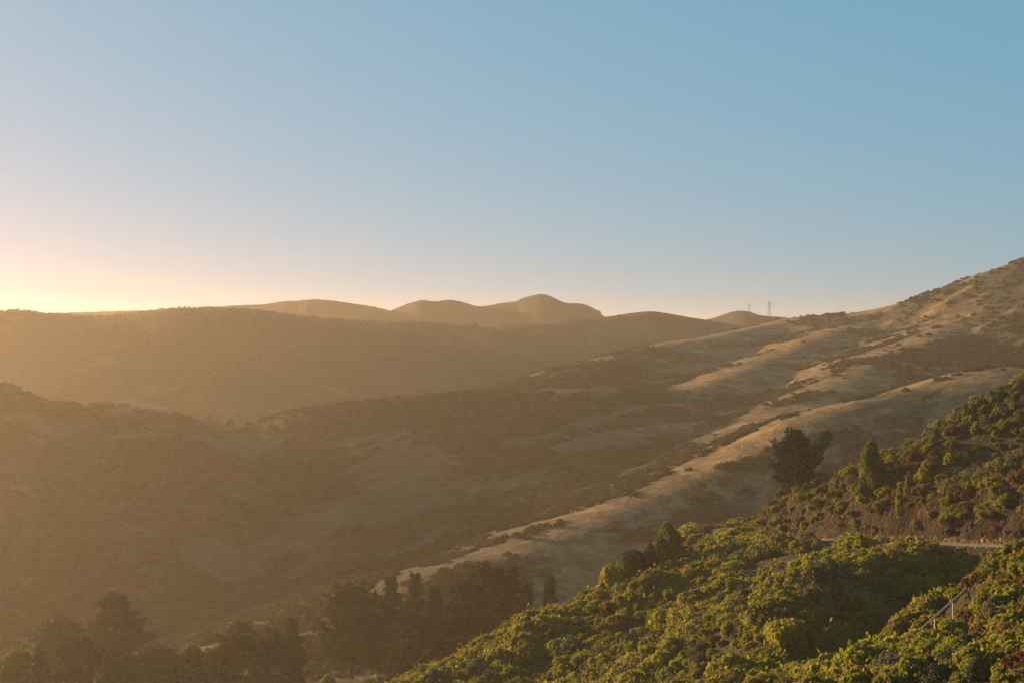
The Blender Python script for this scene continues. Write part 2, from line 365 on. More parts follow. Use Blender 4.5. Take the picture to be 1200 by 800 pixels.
# ------------------------------------------------------------------ the land
def brush_mask(x, y, full=False):
    """where brush grows on the far hills: patches, thicker in the folds"""
    u = .82 * x + .57 * y; v = -.57 * x + .82 * y
    a = fbm(u / 2.4, v, 17, 5, .62, 1.3); b = fbm(x, y, 150, 3, .5, 5.1)
    r = np.hypot(x, y); ang = x / np.maximum(y, 1)
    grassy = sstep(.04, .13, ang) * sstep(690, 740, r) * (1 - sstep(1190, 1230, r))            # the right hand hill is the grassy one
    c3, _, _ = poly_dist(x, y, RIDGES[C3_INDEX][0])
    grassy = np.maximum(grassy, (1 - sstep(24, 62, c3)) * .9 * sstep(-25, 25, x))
    bias = .50 - .36 * grassy
    bias = bias - .5 * sstep(800, 840, y) * (1 - sstep(940, 1010, y)) * (1 - sstep(-60, 20, x))   # paler ground low behind the second ridge paints in glowing haze
    bias = bias - .34 * (1 - sstep(6, 30, c3)) * sstep(0, 30, x)                                  # dry grass on the crests, also painting in their sunlit streaks
    for i_ in (1, 2, 3):
        ci_, _, _ = poly_dist(x, y, RIDGES[C3_INDEX - i_][0]); bias = bias - .42 * (1 - sstep(5, 30, ci_)) * sstep(.06, .12, ang)
    bias = bias - .02 * (1 - sstep(500, 570, r)) * (1 - sstep(.08, .14, ang))                          # mown looking flats round the valley trees
    bias = bias + .5 * sstep(1430, 1470, r)                                                        # woods on the far mountain
    m = np.clip(.5 + bias + (a - .5) * 3.0 + (b - .5) * .9, 0, 1)
    return (m, np.clip(grassy, 0, 1)) if full else m
th = np.concatenate([np.linspace(-180, -75, 30, endpoint=False), np.linspace(-75, -21, 130, endpoint=False), np.linspace(-21, 21, 760, endpoint=False), np.linspace(21, 60, 60, endpoint=False), np.linspace(60, 180, 30)])
rr = np.concatenate([np.geomspace(6, 400, 50, endpoint=False), np.geomspace(400, 2700, 430, endpoint=False), np.geomspace(2700, 4700, 60, endpoint=False), np.geomspace(4700, 12000, 10)])
TH, RR = np.meshgrid(np.radians(th), rr, indexing='ij')
TX = RR * np.sin(TH); TY = RR * np.cos(TH)
def blur(a, n, axis, times=2):
    for _ in range(times):
        p = np.concatenate([np.repeat(a.take([0], axis), n, axis), a, np.repeat(a.take([-1], axis), n, axis)], axis)
        c = np.cumsum(p, axis); k = 2 * n + 1
        lo = np.concatenate([np.zeros_like(c.take([0], axis)), c.take(range(0, c.shape[axis] - k), axis)], axis); hi = c.take(range(k - 1, c.shape[axis]), axis)
        a = (hi - lo) / k
    return a
core_h, core_d = ridge_core(TX, TY)
core_h = np.where(RR > 1440, core_h, blur(blur(core_h, 4, 0), 2, 1))                        # weathered, rounded crests
TB = base_h(TX, TY, (core_h, core_d)); TZ = ground_h(TX, TY, TB)
ei = edge_in(TX, TY)
TZ = np.where(ei > 0, TZ - np.minimum(ei * .3, 4.0), TZ)      # kept under the finer near sheet
n0, n1 = TH.shape
ii, jj = np.meshgrid(np.arange(n0 - 1), np.arange(n1 - 1), indexing='ij')
q = np.stack([ii * n1 + jj, ii * n1 + jj + 1, (ii + 1) * n1 + jj + 1, (ii + 1) * n1 + jj], -1).reshape(-1, 4)[:, ::-1]
BM, GM = brush_mask(TX, TY, True)
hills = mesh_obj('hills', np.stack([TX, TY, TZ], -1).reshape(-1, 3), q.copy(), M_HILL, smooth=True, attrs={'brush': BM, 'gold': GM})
tag(hills, 'hazy grass and brush covered hills and valley floor', kind='structure')

gx = np.arange(NX0, NX1 + .1, 1.0); gy = np.concatenate([np.arange(NY0, 190, 1.5), np.arange(190, 345, .6), np.arange(345, NY1 + .1, 1.5)])
gx = np.concatenate([np.arange(NX0, -30, 2.0), np.arange(-30, 120, .6), np.arange(120, NX1 + .1, 2.0)])
GX, GY = np.meshgrid(gx, gy, indexing='ij'); GZ = ground_h(GX, GY)
eg = edge_in(GX, GY); GZ = GZ - np.where(eg < 6, (6 - eg) * .5, 0)
d_, s_, z_ = poly_dist(GX, GY, ROAD); sr = d_ * np.sign(s_)
BK = sstep(2.6, 3.6, sr) * (1 - sstep(7.2, 9.5, sr + 3 * (fbm(GX, GY, 6, 3) - .5))) * sstep(200, 225, GY)
BK = np.maximum(BK, (1 - sstep(2.6, 4.2, d_)) * .6)
n0, n1 = GX.shape
ii, jj = np.meshgrid(np.arange(n0 - 1), np.arange(n1 - 1), indexing='ij')
q = np.stack([ii * n1 + jj, (ii + 1) * n1 + jj, (ii + 1) * n1 + jj + 1, ii * n1 + jj + 1], -1).reshape(-1, 4)
nearo = mesh_obj('hillside', np.stack([GX, GY, GZ], -1).reshape(-1, 3), q, M_NEAR, smooth=True, attrs={'bank': BK})
tag(nearo, 'brush covered hillside with a brown rocky road cut', kind='structure')

# road, laid a little above the bench that is cut for it
rp = smooth_poly(ROAD, 3); V = []; Fq = []
for o in (-2.7, -1.2, 1.2, 2.7):
    for p in offs(rp, o): V.append((p[0], p[1], p[2] + .06 + .03 * (2.7 - abs(o))))
n = len(rp)
for k in range(3):
    for i in range(n - 1): Fq.append((k * n + i, (k + 1) * n + i, (k + 1) * n + i + 1, k * n + i + 1))
road = mesh_obj('road', V, Fq, M_ROAD, smooth=True); tag(road, 'narrow pale hillside road under the rocky bank', kind='structure')
#@@VEG
# ------------------------------------------------------------------ foliage builders
def quads_from(C, U, W):
    """one quad for each centre C with half axes U and W"""
    V = np.stack([C - U - W, C + U - W, C + U + W, C - U + W], 1).reshape(-1, 3)
    return V, np.arange(len(V)).reshape(-1, 4)
def unit(v): return v / np.maximum(np.linalg.norm(v, axis=-1, keepdims=True), 1e-9)
def leaves_at(rs, C, Nrm, size, spread=.9, aspect=1.5):
    """leaf quads at C facing roughly along Nrm"""
    n = unit(Nrm + rs.normal(0, spread * .5, C.shape))
    t = unit(np.cross(n, rs.normal(0, 1, C.shape))); b = np.cross(n, t)
    s = (size * rs.uniform(.6, 1.35, len(C)))[:, None] * .5
    return quads_from(C, t * s * aspect ** .5, b * s / aspect ** .5)
ICO_V = None
def ico():
    global ICO_V, ICO_F
    if ICO_V is None:
        g = (1 + 5 ** .5) / 2
        v = unit(np.array([(-1, g, 0), (1, g, 0), (-1, -g, 0), (1, -g, 0), (0, -1, g), (0, 1, g), (0, -1, -g), (0, 1, -g), (g, 0, -1), (g, 0, 1), (-g, 0, -1), (-g, 0, 1)], float))
        f = [(0, 11, 5), (0, 5, 1), (0, 1, 7), (0, 7, 10), (0, 10, 11), (1, 5, 9), (5, 11, 4), (11, 10, 2), (10, 7, 6), (7, 1, 8), (3, 9, 4), (3, 4, 2), (3, 2, 6), (3, 6, 8), (3, 8, 9), (4, 9, 5), (2, 4, 11), (6, 2, 10), (8, 6, 7), (9, 8, 1)]
        ICO_V, ICO_F = v, f
    return ICO_V, ICO_F
class Acc:
    """collects faces for one mesh"""
    def __init__(s): s.V = []; s.F = []; s.n = 0
    def add(s, V, Fc):
        for f in Fc: s.F.append(tuple(int(i) + s.n for i in f))
        s.V.append(np.asarray(V, float)); s.n += len(V)
    def tube(s, pts, rad, k=6):
        pts = np.asarray(pts, float); V = []; n = len(pts)
        for i, p in enumerate(pts):
            d = unit(pts[min(n - 1, i + 1)] - pts[max(0, i - 1)]); a = unit(np.cross(d, (.31, .92, .21))); b = np.cross(d, a)
            for j in range(k):
                t = 2 * math.pi * j / k; V.append(p + rad[i] * (math.cos(t) * a + math.sin(t) * b))
        Fc = [(i * k + j, i * k + (j + 1) % k, (i + 1) * k + (j + 1) % k, (i + 1) * k + j) for i in range(n - 1) for j in range(k)]
        s.add(V, Fc + [tuple(range((n - 1) * k, n * k))])
    def box(s, a, b, w, h):
        """bar from a to b"""
        a = np.asarray(a, float); b = np.asarray(b, float); d = unit(b - a); up = np.array((0, 0, 1.)) if abs(d[2]) < .9 else np.array((1., 0, 0))
        x = unit(np.cross(d, up)); y = np.cross(x, d)
        V = [p + sx * x * w / 2 + sy * y * h / 2 for p in (a, b) for sx, sy in ((-1, -1), (1, -1), (1, 1), (-1, 1))]
        s.add(V, [(0, 1, 2, 3), (7, 6, 5, 4), (0, 4, 5, 1), (1, 5, 6, 2), (2, 6, 7, 3), (3, 7, 4, 0)])
    def arr(s): return np.concatenate(s.V), s.F

def shrub_mesh(name, seed, material, lobes=9, per=150, leaf=.15, flat=.72, cores=True):
    """a mound of leafy lobes about 1 m in radius, open in places, twigs inside"""
    rs = np.random.RandomState(seed); Vs = []; Fs = []; n = 0
    iv, if_ = ico()
    for i in range(lobes):
        a = rs.uniform(0, 2 * math.pi); r = rs.uniform(.1, .88) ** .8 * (0 if i == 0 else 1)
        rad = rs.uniform(.17, .40); c = np.array((r * math.cos(a), r * math.sin(a), flat * (1.0 - .55 * r) * rs.uniform(.65, 1.05)))
        if i % 3 == 2: c[2] *= .45
        d = unit(rs.normal(0, 1, (per, 3)) + (0, 0, .35)); rr_ = rad * (rs.uniform(.55, 1.12, per) ** .6)[:, None]
        C = c + d * rr_ * (1, 1, .85); C[:, 2] = np.maximum(C[:, 2], -.1)
        V, q_ = leaves_at(rs, C, d + (0, 0, .25), leaf, 1.1)
        Vs.append(V); Fs += (q_ + n).tolist(); n += len(V)
        V = c + iv * rad * .66 * rs.uniform(.75, 1.1, (12, 1)); Vs.append(V); Fs += [tuple(k + n for k in f) for f in if_]; n += 12  # added solid core that stops light passing through the lobe
    # loose sprays over the top
    k = per
    d = unit(rs.normal(0, 1, (k, 3)) * (1, 1, .5) + (0, 0, .6)); C = d * rs.uniform(.6, 1.12, (k, 1)) * (1, 1, flat * 1.3)
    V, q_ = leaves_at(rs, C, d, leaf * .8, 1.4); Vs.append(V); Fs += (q_ + n).tolist(); n += len(V)
    me = bpy.data.meshes.new(name); me.from_pydata(np.concatenate(Vs).tolist(), [], Fs); me.materials.append(material); me.update()
    return me

def foliage_obj(name, parts, material, parent):
    V = np.concatenate([p[0] for p in parts]); n = 0; Fq = []
    for v, f in parts: Fq.append(np.asarray(f) + n); n += len(v)
    return mesh_obj(name, V, np.concatenate(Fq), material, parent)

def tuft(rs, c, dirn, size, k):
    """a spray of needle blades around a twig end"""
    d = unit(dirn + rs.normal(0, .55, (k, 3))); C = c + d * size * rs.uniform(.15, .75, (k, 1)) + rs.normal(0, size * .22, (k, 3))
    t = unit(np.cross(d, rs.normal(0, 1, (k, 3)))); l = size * rs.uniform(.28, .5, (k, 1)); w = size * rs.uniform(.07, .13, (k, 1))
    return quads_from(C, d * l, t * w)

def tree_pine(base, h, w, seed, label, group=None, material=None, name='pine_tree', lean=(0, 0), profile='round', nb=46, bare=.12, tuft_size=None, k=14, extra=(), droop=0.0):
    """trunk with whorled limbs; every limb carries sprays of needles"""
    rs = np.random.RandomState(seed); root = empty(name, base, label, 'tree', group)
    tr = Acc(); ts = tuft_size or w * .11
    top = np.array((lean[0] * h, lean[1] * h, h * .97))
    def axis(t): return np.array((top[0] * t ** 1.4, top[1] * t ** 1.4, h * .97 * t - .6 * (1 - t)))
    tr.tube([axis(t) + rs.normal(0, .02 * w, 3) * (0 < t < 1, 0 < t < 1, 0) for t in np.linspace(0, 1, 9)], np.linspace(h * .026, h * .004, 9), 7)
    parts = []
    def limb(t, az, L, up, dens=1.0):
        o = axis(t); dirh = np.array((math.cos(az), math.sin(az), 0)); pts = []
        for s in np.linspace(0, 1, 6):
            pts.append(o + dirh * L * s + np.array((0, 0, L * (math.sin(up) * s + .28 * s * s * (1 if up > 0 else .4) - droop * s))))
        pts = np.array(pts); pts[1:] += rs.normal(0, L * .035, (5, 3))
        tr.tube(pts, np.linspace(.0045 * h * (1 - t) + .02, .008, 6), 4)
        m = max(4, int(dens * (3 + L / ts * 1.7)))
        for j in range(m):
            s = rs.uniform(.25, 1) ** .75; i = min(4, int(s * 5)); p = pts[i] + (pts[i + 1] - pts[i]) * (s * 5 - i)
            side = np.cross(dirh, (0, 0, 1)) * rs.choice((-1, 1)) * rs.uniform(0, .38) * L * (1 - s * .55)
            p = p + side + np.array((0, 0, rs.uniform(-.02, .10) * L))
            parts.append(tuft(rs, p, unit(dirh * .7 + np.array((0, 0, .55 - droop)) + side * .3 / max(L, .1)), ts * rs.uniform(.7, 1.3), k))
    for i in range(nb):
        t = bare + (1 - bare) * ((i + rs.uniform(0, 1)) / nb); t = min(t, .985)
        if profile == 'round': pr = (math.sin(math.pi * min(1, (.22 + .78 * t) ** 1.0)) ** .55) if t > .35 else .80 + .3 * t
        elif profile == 'cone': pr = (1 - t) ** .85 + .05
        elif profile == 'ragged': pr = ((1 - t) ** .8) * rs.uniform(.5, 1.25) + .04
        else: pr = ((1 - t ** 2.3) ** .75 + .05) * rs.uniform(.75, 1.12)
        L = w * .5 * pr * rs.uniform(.6, 1.2)
        limb(t, i * 2.39996 + rs.uniform(-.5, .5), max(L, .06 * w), rs.uniform(-.15, .25) if profile in ('cone', 'ragged') else rs.uniform(.05, .4) + .25 * t)
    for (t, az, L, up) in extra: limb(t, az, L, up, 1.5)
    for j in range(5): parts.append(tuft(rs, axis(.93 + .014 * j) + rs.normal(0, ts * .1, 3), np.array((0, 0, 1.)), ts * .6, k))
    V, Fc = tr.arr(); mesh_obj('trunk', V, Fc, M_BARK, root, True)
    foliage_obj('crown', parts, material or M_PINE, root)
    return root

def tree_dense(base, h, w, seed, label, group=None, material=None, name='cypress_tree', n=4200, leaf=.26, bumps=16, shape='cone', cat='tree', lean=0.0):
    """close-leaved crown: ragged columns of foliage sprays round a tapered trunk"""
    rs = np.random.RandomState(seed); root = empty(name, base, label, cat, group)
    tr = Acc(); tr.tube([(lean * h * t * t, 0, -.6 + (h * .93 + .6) * t) for t in np.linspace(0, 1, 7)], np.linspace(h * .03, h * .006, 7), 6)
    for i in range(14):
        t = rs.uniform(.12, .8); a = rs.uniform(0, 6.283); L = w * .36 * (1 - t * .75); o = np.array((lean * h * t * t, 0, h * t))
        tr.tube([o, o + np.array((math.cos(a) * L * .5, math.sin(a) * L * .5, L * .25)), o + np.array((math.cos(a) * L, math.sin(a) * L, L * .7))], (.05, .035, .012), 4)
    V, Fc = tr.arr(); mesh_obj('trunk', V, Fc, M_BARK, root, True)
    ph = rs.uniform(0, 6.283, bumps); fr = rs.randint(1, 6, bumps); fz = rs.uniform(3, 16, bumps); am = rs.uniform(.02, .085, bumps)
    t = rs.uniform(.02, 1, n) ** (1.25 if shape == 'cone' else 1.0); a = rs.uniform(0, 6.283, n)
    if shape == 'cone': pr = np.minimum(1, (t / .13) ** .6) * (1 - t) ** .72
    elif shape == 'column': pr = np.minimum(1, (t / .2) ** .5) * (1 - t ** 3.0) ** .75 * .95
    else: pr = np.sqrt(np.maximum(0, 1 - ((t - .46) / .54) ** 2)) * .98
    bump = 1 + sum(am[i] * np.sin(fr[i] * a + fz[i] * t + ph[i]) for i in range(bumps)) * 1.6
    depth = 1 - np.abs(rs.normal(0, .16, n)); depth = np.clip(depth, .3, 1.08)
    r = w * .5 * pr * bump * depth
    nrm = np.stack([np.cos(a), np.sin(a), np.full(n, .35)], 1)
    C = np.stack([np.cos(a) * r + lean * h * t * t, np.sin(a) * r, h * (t * .985) + rs.normal(0, leaf * .3, n)], 1)
    # sprays that stick out
    V, q_ = leaves_at(rs, C, nrm, leaf, 1.0, 2.0); parts = [(V, q_)]
    m = n // 6; sel = rs.choice(n, m); V, q_ = leaves_at(rs, C[sel] + nrm[sel] * leaf * rs.uniform(.2, 1.2, (m, 1)) + (0, 0, leaf * .4), nrm[sel], leaf * .75, 1.6, 2.6); parts.append((V, q_))
    # shaded inner mass so that the crown is not see-through
    T = np.linspace(.03, .93, 12); A = np.linspace(0, 6.283, 13)[:-1]
    if shape == 'cone': pc = np.minimum(1, (T / .13) ** .6) * (1 - T) ** .72
    elif shape == 'column': pc = np.minimum(1, (T / .2) ** .5) * (1 - T ** 3.0) ** .75 * .95
    else: pc = np.sqrt(np.maximum(0, 1 - ((T - .46) / .54) ** 2))
    TT, AA = np.meshgrid(T, A, indexing='ij'); bb = 1 + sum(am[i] * np.sin(fr[i] * AA + fz[i] * TT + ph[i]) for i in range(bumps)) * 1.6
    rr_ = w * .5 * pc[:, None] * bb * .62
    V = np.stack([np.cos(AA) * rr_ + lean * h * TT * TT, np.sin(AA) * rr_, h * TT], -1).reshape(-1, 3)
    q_ = np.array([(i * 12 + j, i * 12 + (j + 1) % 12, (i + 1) * 12 + (j + 1) % 12, (i + 1) * 12 + j) for i in range(11) for j in range(12)]); parts.append((V, q_))
    foliage_obj('crown', parts, material or M_CYPR, root)
    return root

# ------------------------------------------------------------------ trees on the near hillside
def at(px, d): return (px - CX) / F * d, d
def place(px, d, top_py, sink=.3):
    """ground point below a pixel column at distance d, and the height that reaches the given pixel row"""
    x, y = at(px, d); z = gz(x, y) - sink; ztop = -(top_py - CY) / F * d
    return (x, y, z), ztop - z
b, h = place(933, 322, 507)
tree_pine(b, h, 52 * 322 / F, 3, 'broad dark pine with one limb thrust out sideways, behind the slope crest', material=M_PINE, nb=64, bare=.05, k=12, tuft_size=1.0,
          profile='full', extra=[(.40, .30, h * .58, .62), (.46, .05, h * .46, .8), (.43, .2, h * .5, .5), (.55, 2.6, h * .40, .5), (.34, -.2, h * .40, .35), (.30, 2.8, h * .38, .25)])
b, h = place(1022, 276, 514)
tree_dense(b, h, 44 * 276 / F, 5, 'tall dense cone shaped evergreen standing over the rocky road bank', n=8200, leaf=.30, lean=.0)
young = 'young yellow green conifer on the slope above the road bank'
for (px, d, top, wpx, sd, lab) in [(1066, 267, 553, 16, 11, 'slim young conifer with olive foliage beside the tall dense evergreen'), (1083, 268, 541, 24, 12, 'bushy bright yellow green young conifer above the road bank'),
                                   (1112, 273, 532, 18, 13, 'narrow stepped young conifer growing up the slope from the bushy bright one'), (1143, 281, 520, 12, 14, 'tiniest bright young conifer, highest up the brushy slope')]:
    b, h = place(px, d, top); tree_dense(b, max(h, 2.0), wpx * d / F, sd, lab, 'young conifers above the road bank', M_YOUNG if sd != 11 else M_CYPR, 'young_conifer', 1500, .2, 12, 'cone')
b, h = place(1054, 264, 566); tree_dense(b, max(h, 1.8), 13 * 263 / F, 15, 'short brownish young conifer at the brink of the rocky bank', None, M_OLIVE, 'young_conifer', 900, .2, 12, 'cone')
b, h = place(898, 283, 617); tree_dense(b, h, 17 * 283 / F, 16, 'small bright pointed evergreen among the bushes below the road bend', None, M_YOUNG, 'small_evergreen', 2000, .2)
b, h = place(782, 282, 611); tree_dense(b, h, 58 * 282 / F, 21, 'tallest evergreen of the clump on the lower slope crest', 'evergreen clump on the lower slope crest', M_CYPR, n=6500, leaf=.3)
for (px, d, top, wpx, sd, lab, mt, shp) in [(762, 279, 638, 26, 22, 'dark evergreen leaning against the tallest of the crest clump', M_PINE, 'cone'), (744, 276, 645, 34, 23, 'round topped dark evergreen in the middle of the crest clump', M_PINE, 'round'),
                                            (731, 273, 652, 22, 24, 'narrow evergreen with a bright tip in the crest clump', M_CYPR, 'column'), (715, 268, 661, 20, 25, 'small yellow lit evergreen at the downhill end of the crest clump', M_YOUNG, 'column'),
                                            (800, 286, 640, 24, 26, 'low dark evergreen at the uphill foot of the crest clump', M_PINE, 'round')]:
    b, h = place(px, d, top); tree_dense(b, h, 1.3 * wpx * d / F, sd, lab, 'evergreen clump on the lower slope crest', mt, 'evergreen_tree', 3200, .28, 16, shp)

# ------------------------------------------------------------------ trees on the valley floor
VG = 'hazy trees on the valley floor'
VALLEY = [  # pixel column, distance, top row, width in pixels, builder, label
 (136, 430, 694, 84, 'fir', 'tallest hazy spruce with a broad ragged cone at the sunny end of the valley'),
 (66, 455, 722, 74, 'domeH', 'broad hazy round crowned tree next to the tallest spruce'),
 (20, 330, 761, 46, 'domeY', 'round tree with a bright yellow lit edge behind a dark pointed tree'),
 (46, 300, 758, 42, 'coneD', 'dark pointed evergreen in front of the yellow edged round tree'),
 (92, 345, 748, 62, 'pineB', 'brown olive loose crowned tree beside the dark pointed evergreen'),
 (131, 290, 777, 44, 'domeD', 'low dark domed tree below the tallest spruce'),
 (118, 335, 765, 46, 'pineB', 'ragged olive tree just behind the low dark dome'),
 (182, 335, 756, 80, 'domeB', 'wide dark domed tree with a lit crown edge'),
 (224, 350, 755, 36, 'domeY', 'small round yellow lit crown rising behind dark trees'),
 (252, 345, 760, 26, 'domeY', 'smallest yellow lit crown beside a loose pine'),
 (282, 395, 729, 40, 'domeH', 'hazy rounded tree behind the forked pine'),
 (280, 345, 744, 62, 'pineB', 'loose olive pine between two yellow lit crowns and a dark spire'),
 (318, 345, 735, 56, 'pineR', 'ragged dark pine with a leaning spire top'),
 (341, 375, 723, 26, 'pineR', 'thin pine with a small tufted top behind the leaning spire'),
 (230, 300, 786, 60, 'domeD', 'low dark bushy tree under the yellow lit crown'),
 (300, 300, 782, 70, 'domeB', 'low olive spreading tree at the foot of the ragged pine'),
 (412, 430, 686, 74, 'pineH', 'broad hazy pine with a rounded crown in the middle grove'),
 (458, 435, 673, 44, 'firS', 'hazy fir with tiered limbs beside the broad pine'),
 (487, 450, 669, 30, 'firS', 'slender hazy fir with a pointed tip in the middle grove'),
 (507, 425, 687, 34, 'pineR', 'short ragged pine between the slender fir and the tall grove'),
 (492, 385, 722, 62, 'pineB', 'olive pine low in front of the slender fir'),
 (475, 345, 752, 46, 'pineB', 'small loose tree at the edge of the bushy slope'),
 (543, 405, 679, 44, 'pineH', 'bushy pine on the valley side of the tall grove'),
 (566, 410, 660, 52, 'pineH', 'tallest full crowned pine of the grove beside the bushy slope'),
 (583, 415, 661, 34, 'pineR', 'open topped pine in the heart of the grove beside the bushy slope'),
 (600, 405, 660, 34, 'firS', 'pointed dark fir at the uphill end of the grove'),
 (615, 395, 683, 22, 'pineR', 'short bent pine leaning away from the pointed dark fir'),
 (643, 380, 674, 22, 'pineR', 'small lone pine showing over the bushy slope crest'),
 (384, 262, 790, 26, 'domeY', 'bright yellow green round bush tree catching sun in the valley shade'),
]
for i, (px, d, top, wpx, kind, lab) in enumerate(VALLEY):
    d = 222 + .37 * d; b, h = place(px, d, top); w = (1.7 if kind in ('fir', 'firS', 'pineR') else 1.25) * wpx * d / F; sd = 100 + i
    if h > w * 2.6 and kind.startswith('dome') and h > 18: pass
    if kind == 'fir': tree_pine(b, h, w, sd, lab, VG, M_DUSK, 'spruce_tree', profile='cone', nb=120, k=12, tuft_size=1.0, droop=.12)
    elif kind == 'firS': tree_pine(b, h, w, sd, lab, VG, M_DUSK, 'fir_tree', profile='cone', nb=100, k=12, tuft_size=.8, droop=.05)
    elif kind == 'pineH': tree_pine(b, h, w, sd, lab, VG, M_DUSK, 'pine_tree', profile='full', nb=80, k=12, tuft_size=1.15)
    elif kind == 'pineB': tree_pine(b, h, w, sd, lab, VG, M_DUSK, 'pine_tree', profile='full', nb=70, k=12, tuft_size=1.1)
    elif kind == 'pineR': tree_pine(b, h, w, sd, lab, VG, M_DUSK, 'pine_tree', profile='ragged', nb=80, k=12, tuft_size=.9, lean=(.02, 0))
    elif kind == 'coneD': tree_dense(b, h, w, sd, lab, VG, M_PINE, 'evergreen_tree', 3200, .5)
    else:
        mt = {'H': M_DUSK, 'Y': M_CYPR, 'D': M_PINE, 'B': M_DUSK}[kind[-1]]  # Y crowns get brighter needles that paint in sunlight
        tree_dense(b, h, w, sd, lab, VG, mt, 'round_tree', 3600, .5, 18, 'round')

# ------------------------------------------------------------------ shrubs of the near hillside
def road_side(x, y):
    d, s, z = poly_dist(x, y, ROAD); return d * np.sign(s)
rs = np.random.RandomState(42)
SP = 1.75
sx = np.arange(-125, 140, SP); sy = np.arange(60, 352, SP)
SX, SY = np.meshgrid(sx, sy, indexing='ij'); SX = SX.ravel() + rs.uniform(-.6, .6, SX.size) * SP; SY = SY.ravel() + rs.uniform(-.6, .6, SY.size) * SP
SZ = ground_h(SX, SY); SPX = CX + F * SX / SY; SPY = CY - F * SZ / SY
side = road_side(SX, SY)
RA = np.array(P(1046, 744, 122.5)); RB = np.array(P(1136, 672, 151))      # the old rail
tr_ = np.clip(((SX - RA[0]) * (RB[0] - RA[0]) + (SY - RA[1]) * (RB[1] - RA[1])) / ((RB[0] - RA[0]) ** 2 + (RB[1] - RA[1]) ** 2), 0, 1)
rail_d = np.hypot(SX - RA[0] - tr_ * (RB[0] - RA[0]), SY - RA[1] - tr_ * (RB[1] - RA[1]))
keep = (SPX > -120) & (SPX < 1700) & (SPY < 1150) & (SZ > -97) & (SX < 125)
keep &= ~((side > -3.9) & (side < 4.4))                                    # road and its verge
onbank = (side >= 4.4) & (side < 8.6) & (SY < 330)
keep &= ~(onbank & (fbm(SX, SY, 5, 3, .5, 2.2) < .36))                      # the cut is mostly bare rock
for tx, ty in [at(1022, 276), at(1066, 267), at(1083, 268), at(1112, 273), at(1143, 281), at(1054, 264), at(898, 283), at(782, 282), at(762, 279), at(744, 276), at(731, 273), at(715, 268)]:
    fx, fy = SX - tx, SY - ty                                              # nothing tall grows right in front of the trees
    keep &= ~((np.hypot(fx, fy) < 1.6) | ((np.abs(fx) < 1.8) & (fy < 0) & (fy > -3.6)))
gap = fbm(SX, SY, 13, 3, .5, 8.8)
keep &= gap > np.where(side > 8, .12, .30)
def seen(x, y, z, up):
    """does the top of a plant show over the land in front of it?"""
    ok = np.ones(x.shape, bool)
    for t in np.linspace(.30, .985, 42):
        ok &= ground_h(x * t, y * t) < (z + up) * t + 4.0
    return ok
ix = np.where(keep)[0]; SX, SY, SZ, SPX, SPY, side, onbank, rail_d = [a[ix] for a in (SX, SY, SZ, SPX, SPY, side, onbank, rail_d)]
vis = seen(SX, SY, SZ, 2.2)
SX, SY, SZ, SPX, SPY, side, onbank, rail_d = [a[vis] for a in (SX, SY, SZ, SPX, SPY, side, onbank, rail_d)]
N_S = len(SX)
patch = fbm(SX, SY, 22, 3, .5, 4.4)
upper = side > 8.6
spur = (SY < 178) & (SX > 18 + (SY - 100) * .42)
r0 = rs.rand(N_S)
# kinds: 0 green, 1 olive, 2 grey green, 3 rust, 4 gold
kind = np.where(r0 < .50, 0, np.where(r0 < .80, 1, 2))
kind = np.where((patch > .56) & (r0 > .35), 1, kind)
kind = np.where(upper & (r0 < .34), 2, np.where(upper & (r0 < .55), 1, kind))
kind = np.where(upper & (patch > .52) & (rs.rand(N_S) < .26), 3, kind)
kind = np.where((onbank | ((side > 8) & (side < 15))) & (rs.rand(N_S) < .20), 3, kind)
kind = np.where(spur & (rs.rand(N_S) < .10), 3, kind)
kind = np.where(spur & (rs.rand(N_S) < .035), 4, kind)
kind = np.where((onbank | (upper & (SX > 62))) & (rs.rand(N_S) < .05), 4, kind)
lumps = fbm(SX, SY, 7.5, 2, .5, 6.6)
size = np.where(upper, rs.uniform(.8, 1.5, N_S), np.where(spur, rs.uniform(.7, 1.3, N_S), rs.uniform(1.0, 2.1, N_S)))
size = size * (.35 + 1.35 * lumps) * np.where(rs.rand(N_S) < .07, 1.4, np.where(rs.rand(N_S) < .18, .6, 1)) * np.where(kind == 4, .62, 1) * np.where(onbank, .55, 1)
size = np.where((side < -3) & (side > -6), size * .8, size)
size = np.where((side < -3.8) & (SX > 64), np.minimum(size, .55), size)     # low plants leave the road in view here
tall = rs.uniform(.85, 1.5, N_S)
size = np.where(rail_d < 1.0, size * .36, np.where((rail_d < 3.4) & (SY < RA[1] + (RB[1] - RA[1]) * np.clip((SX - RA[0]) / (RB[0] - RA[0]), 0, 1) + 1), size * .82, size))
KN = ['green_shrub', 'olive_shrub', 'grey_green_shrub', 'rust_brown_shrub', 'golden_shrub']
KM = [M_GREEN, M_OLIVE, M_GREYG, M_RUST, M_GOLD]
REG = ['among the bushes below the road', 'on the slope above the road bank', 'on the spur by the old wooden rail']
KL = ['rounded green leafy shrub', 'dull olive brown shrub', 'pale grey green shrub', 'rusty brown dry shrub', 'small golden orange shrub']
region = np.where(upper | onbank, 1, np.where(spur, 2, 0))
KG = ['green shrubs', 'olive shrubs', 'grey green shrubs', 'rusty shrubs', 'golden shrubs']
protos = [[shrub_mesh(KN[k], 500 + 10 * k + j, KM[k], lobes=[20, 17, 18, 15, 11][k], per=[150, 145, 150, 140, 120][k], leaf=[.115, .11, .105, .10, .12][k]) for j in range(3)] for k in range(5)]
infr = (SPX > 8) & (SPX < 1192) & (SPY - size * tall * F / SY < 790)
score = np.where(infr, size / SY, 0)
solo = np.argsort(-score)[:290]
solo_set = np.zeros(N_S, bool); solo_set[solo] = True
var = rs.randint(0, 3, N_S); rot = rs.uniform(0, 6.283, N_S)
first = {}
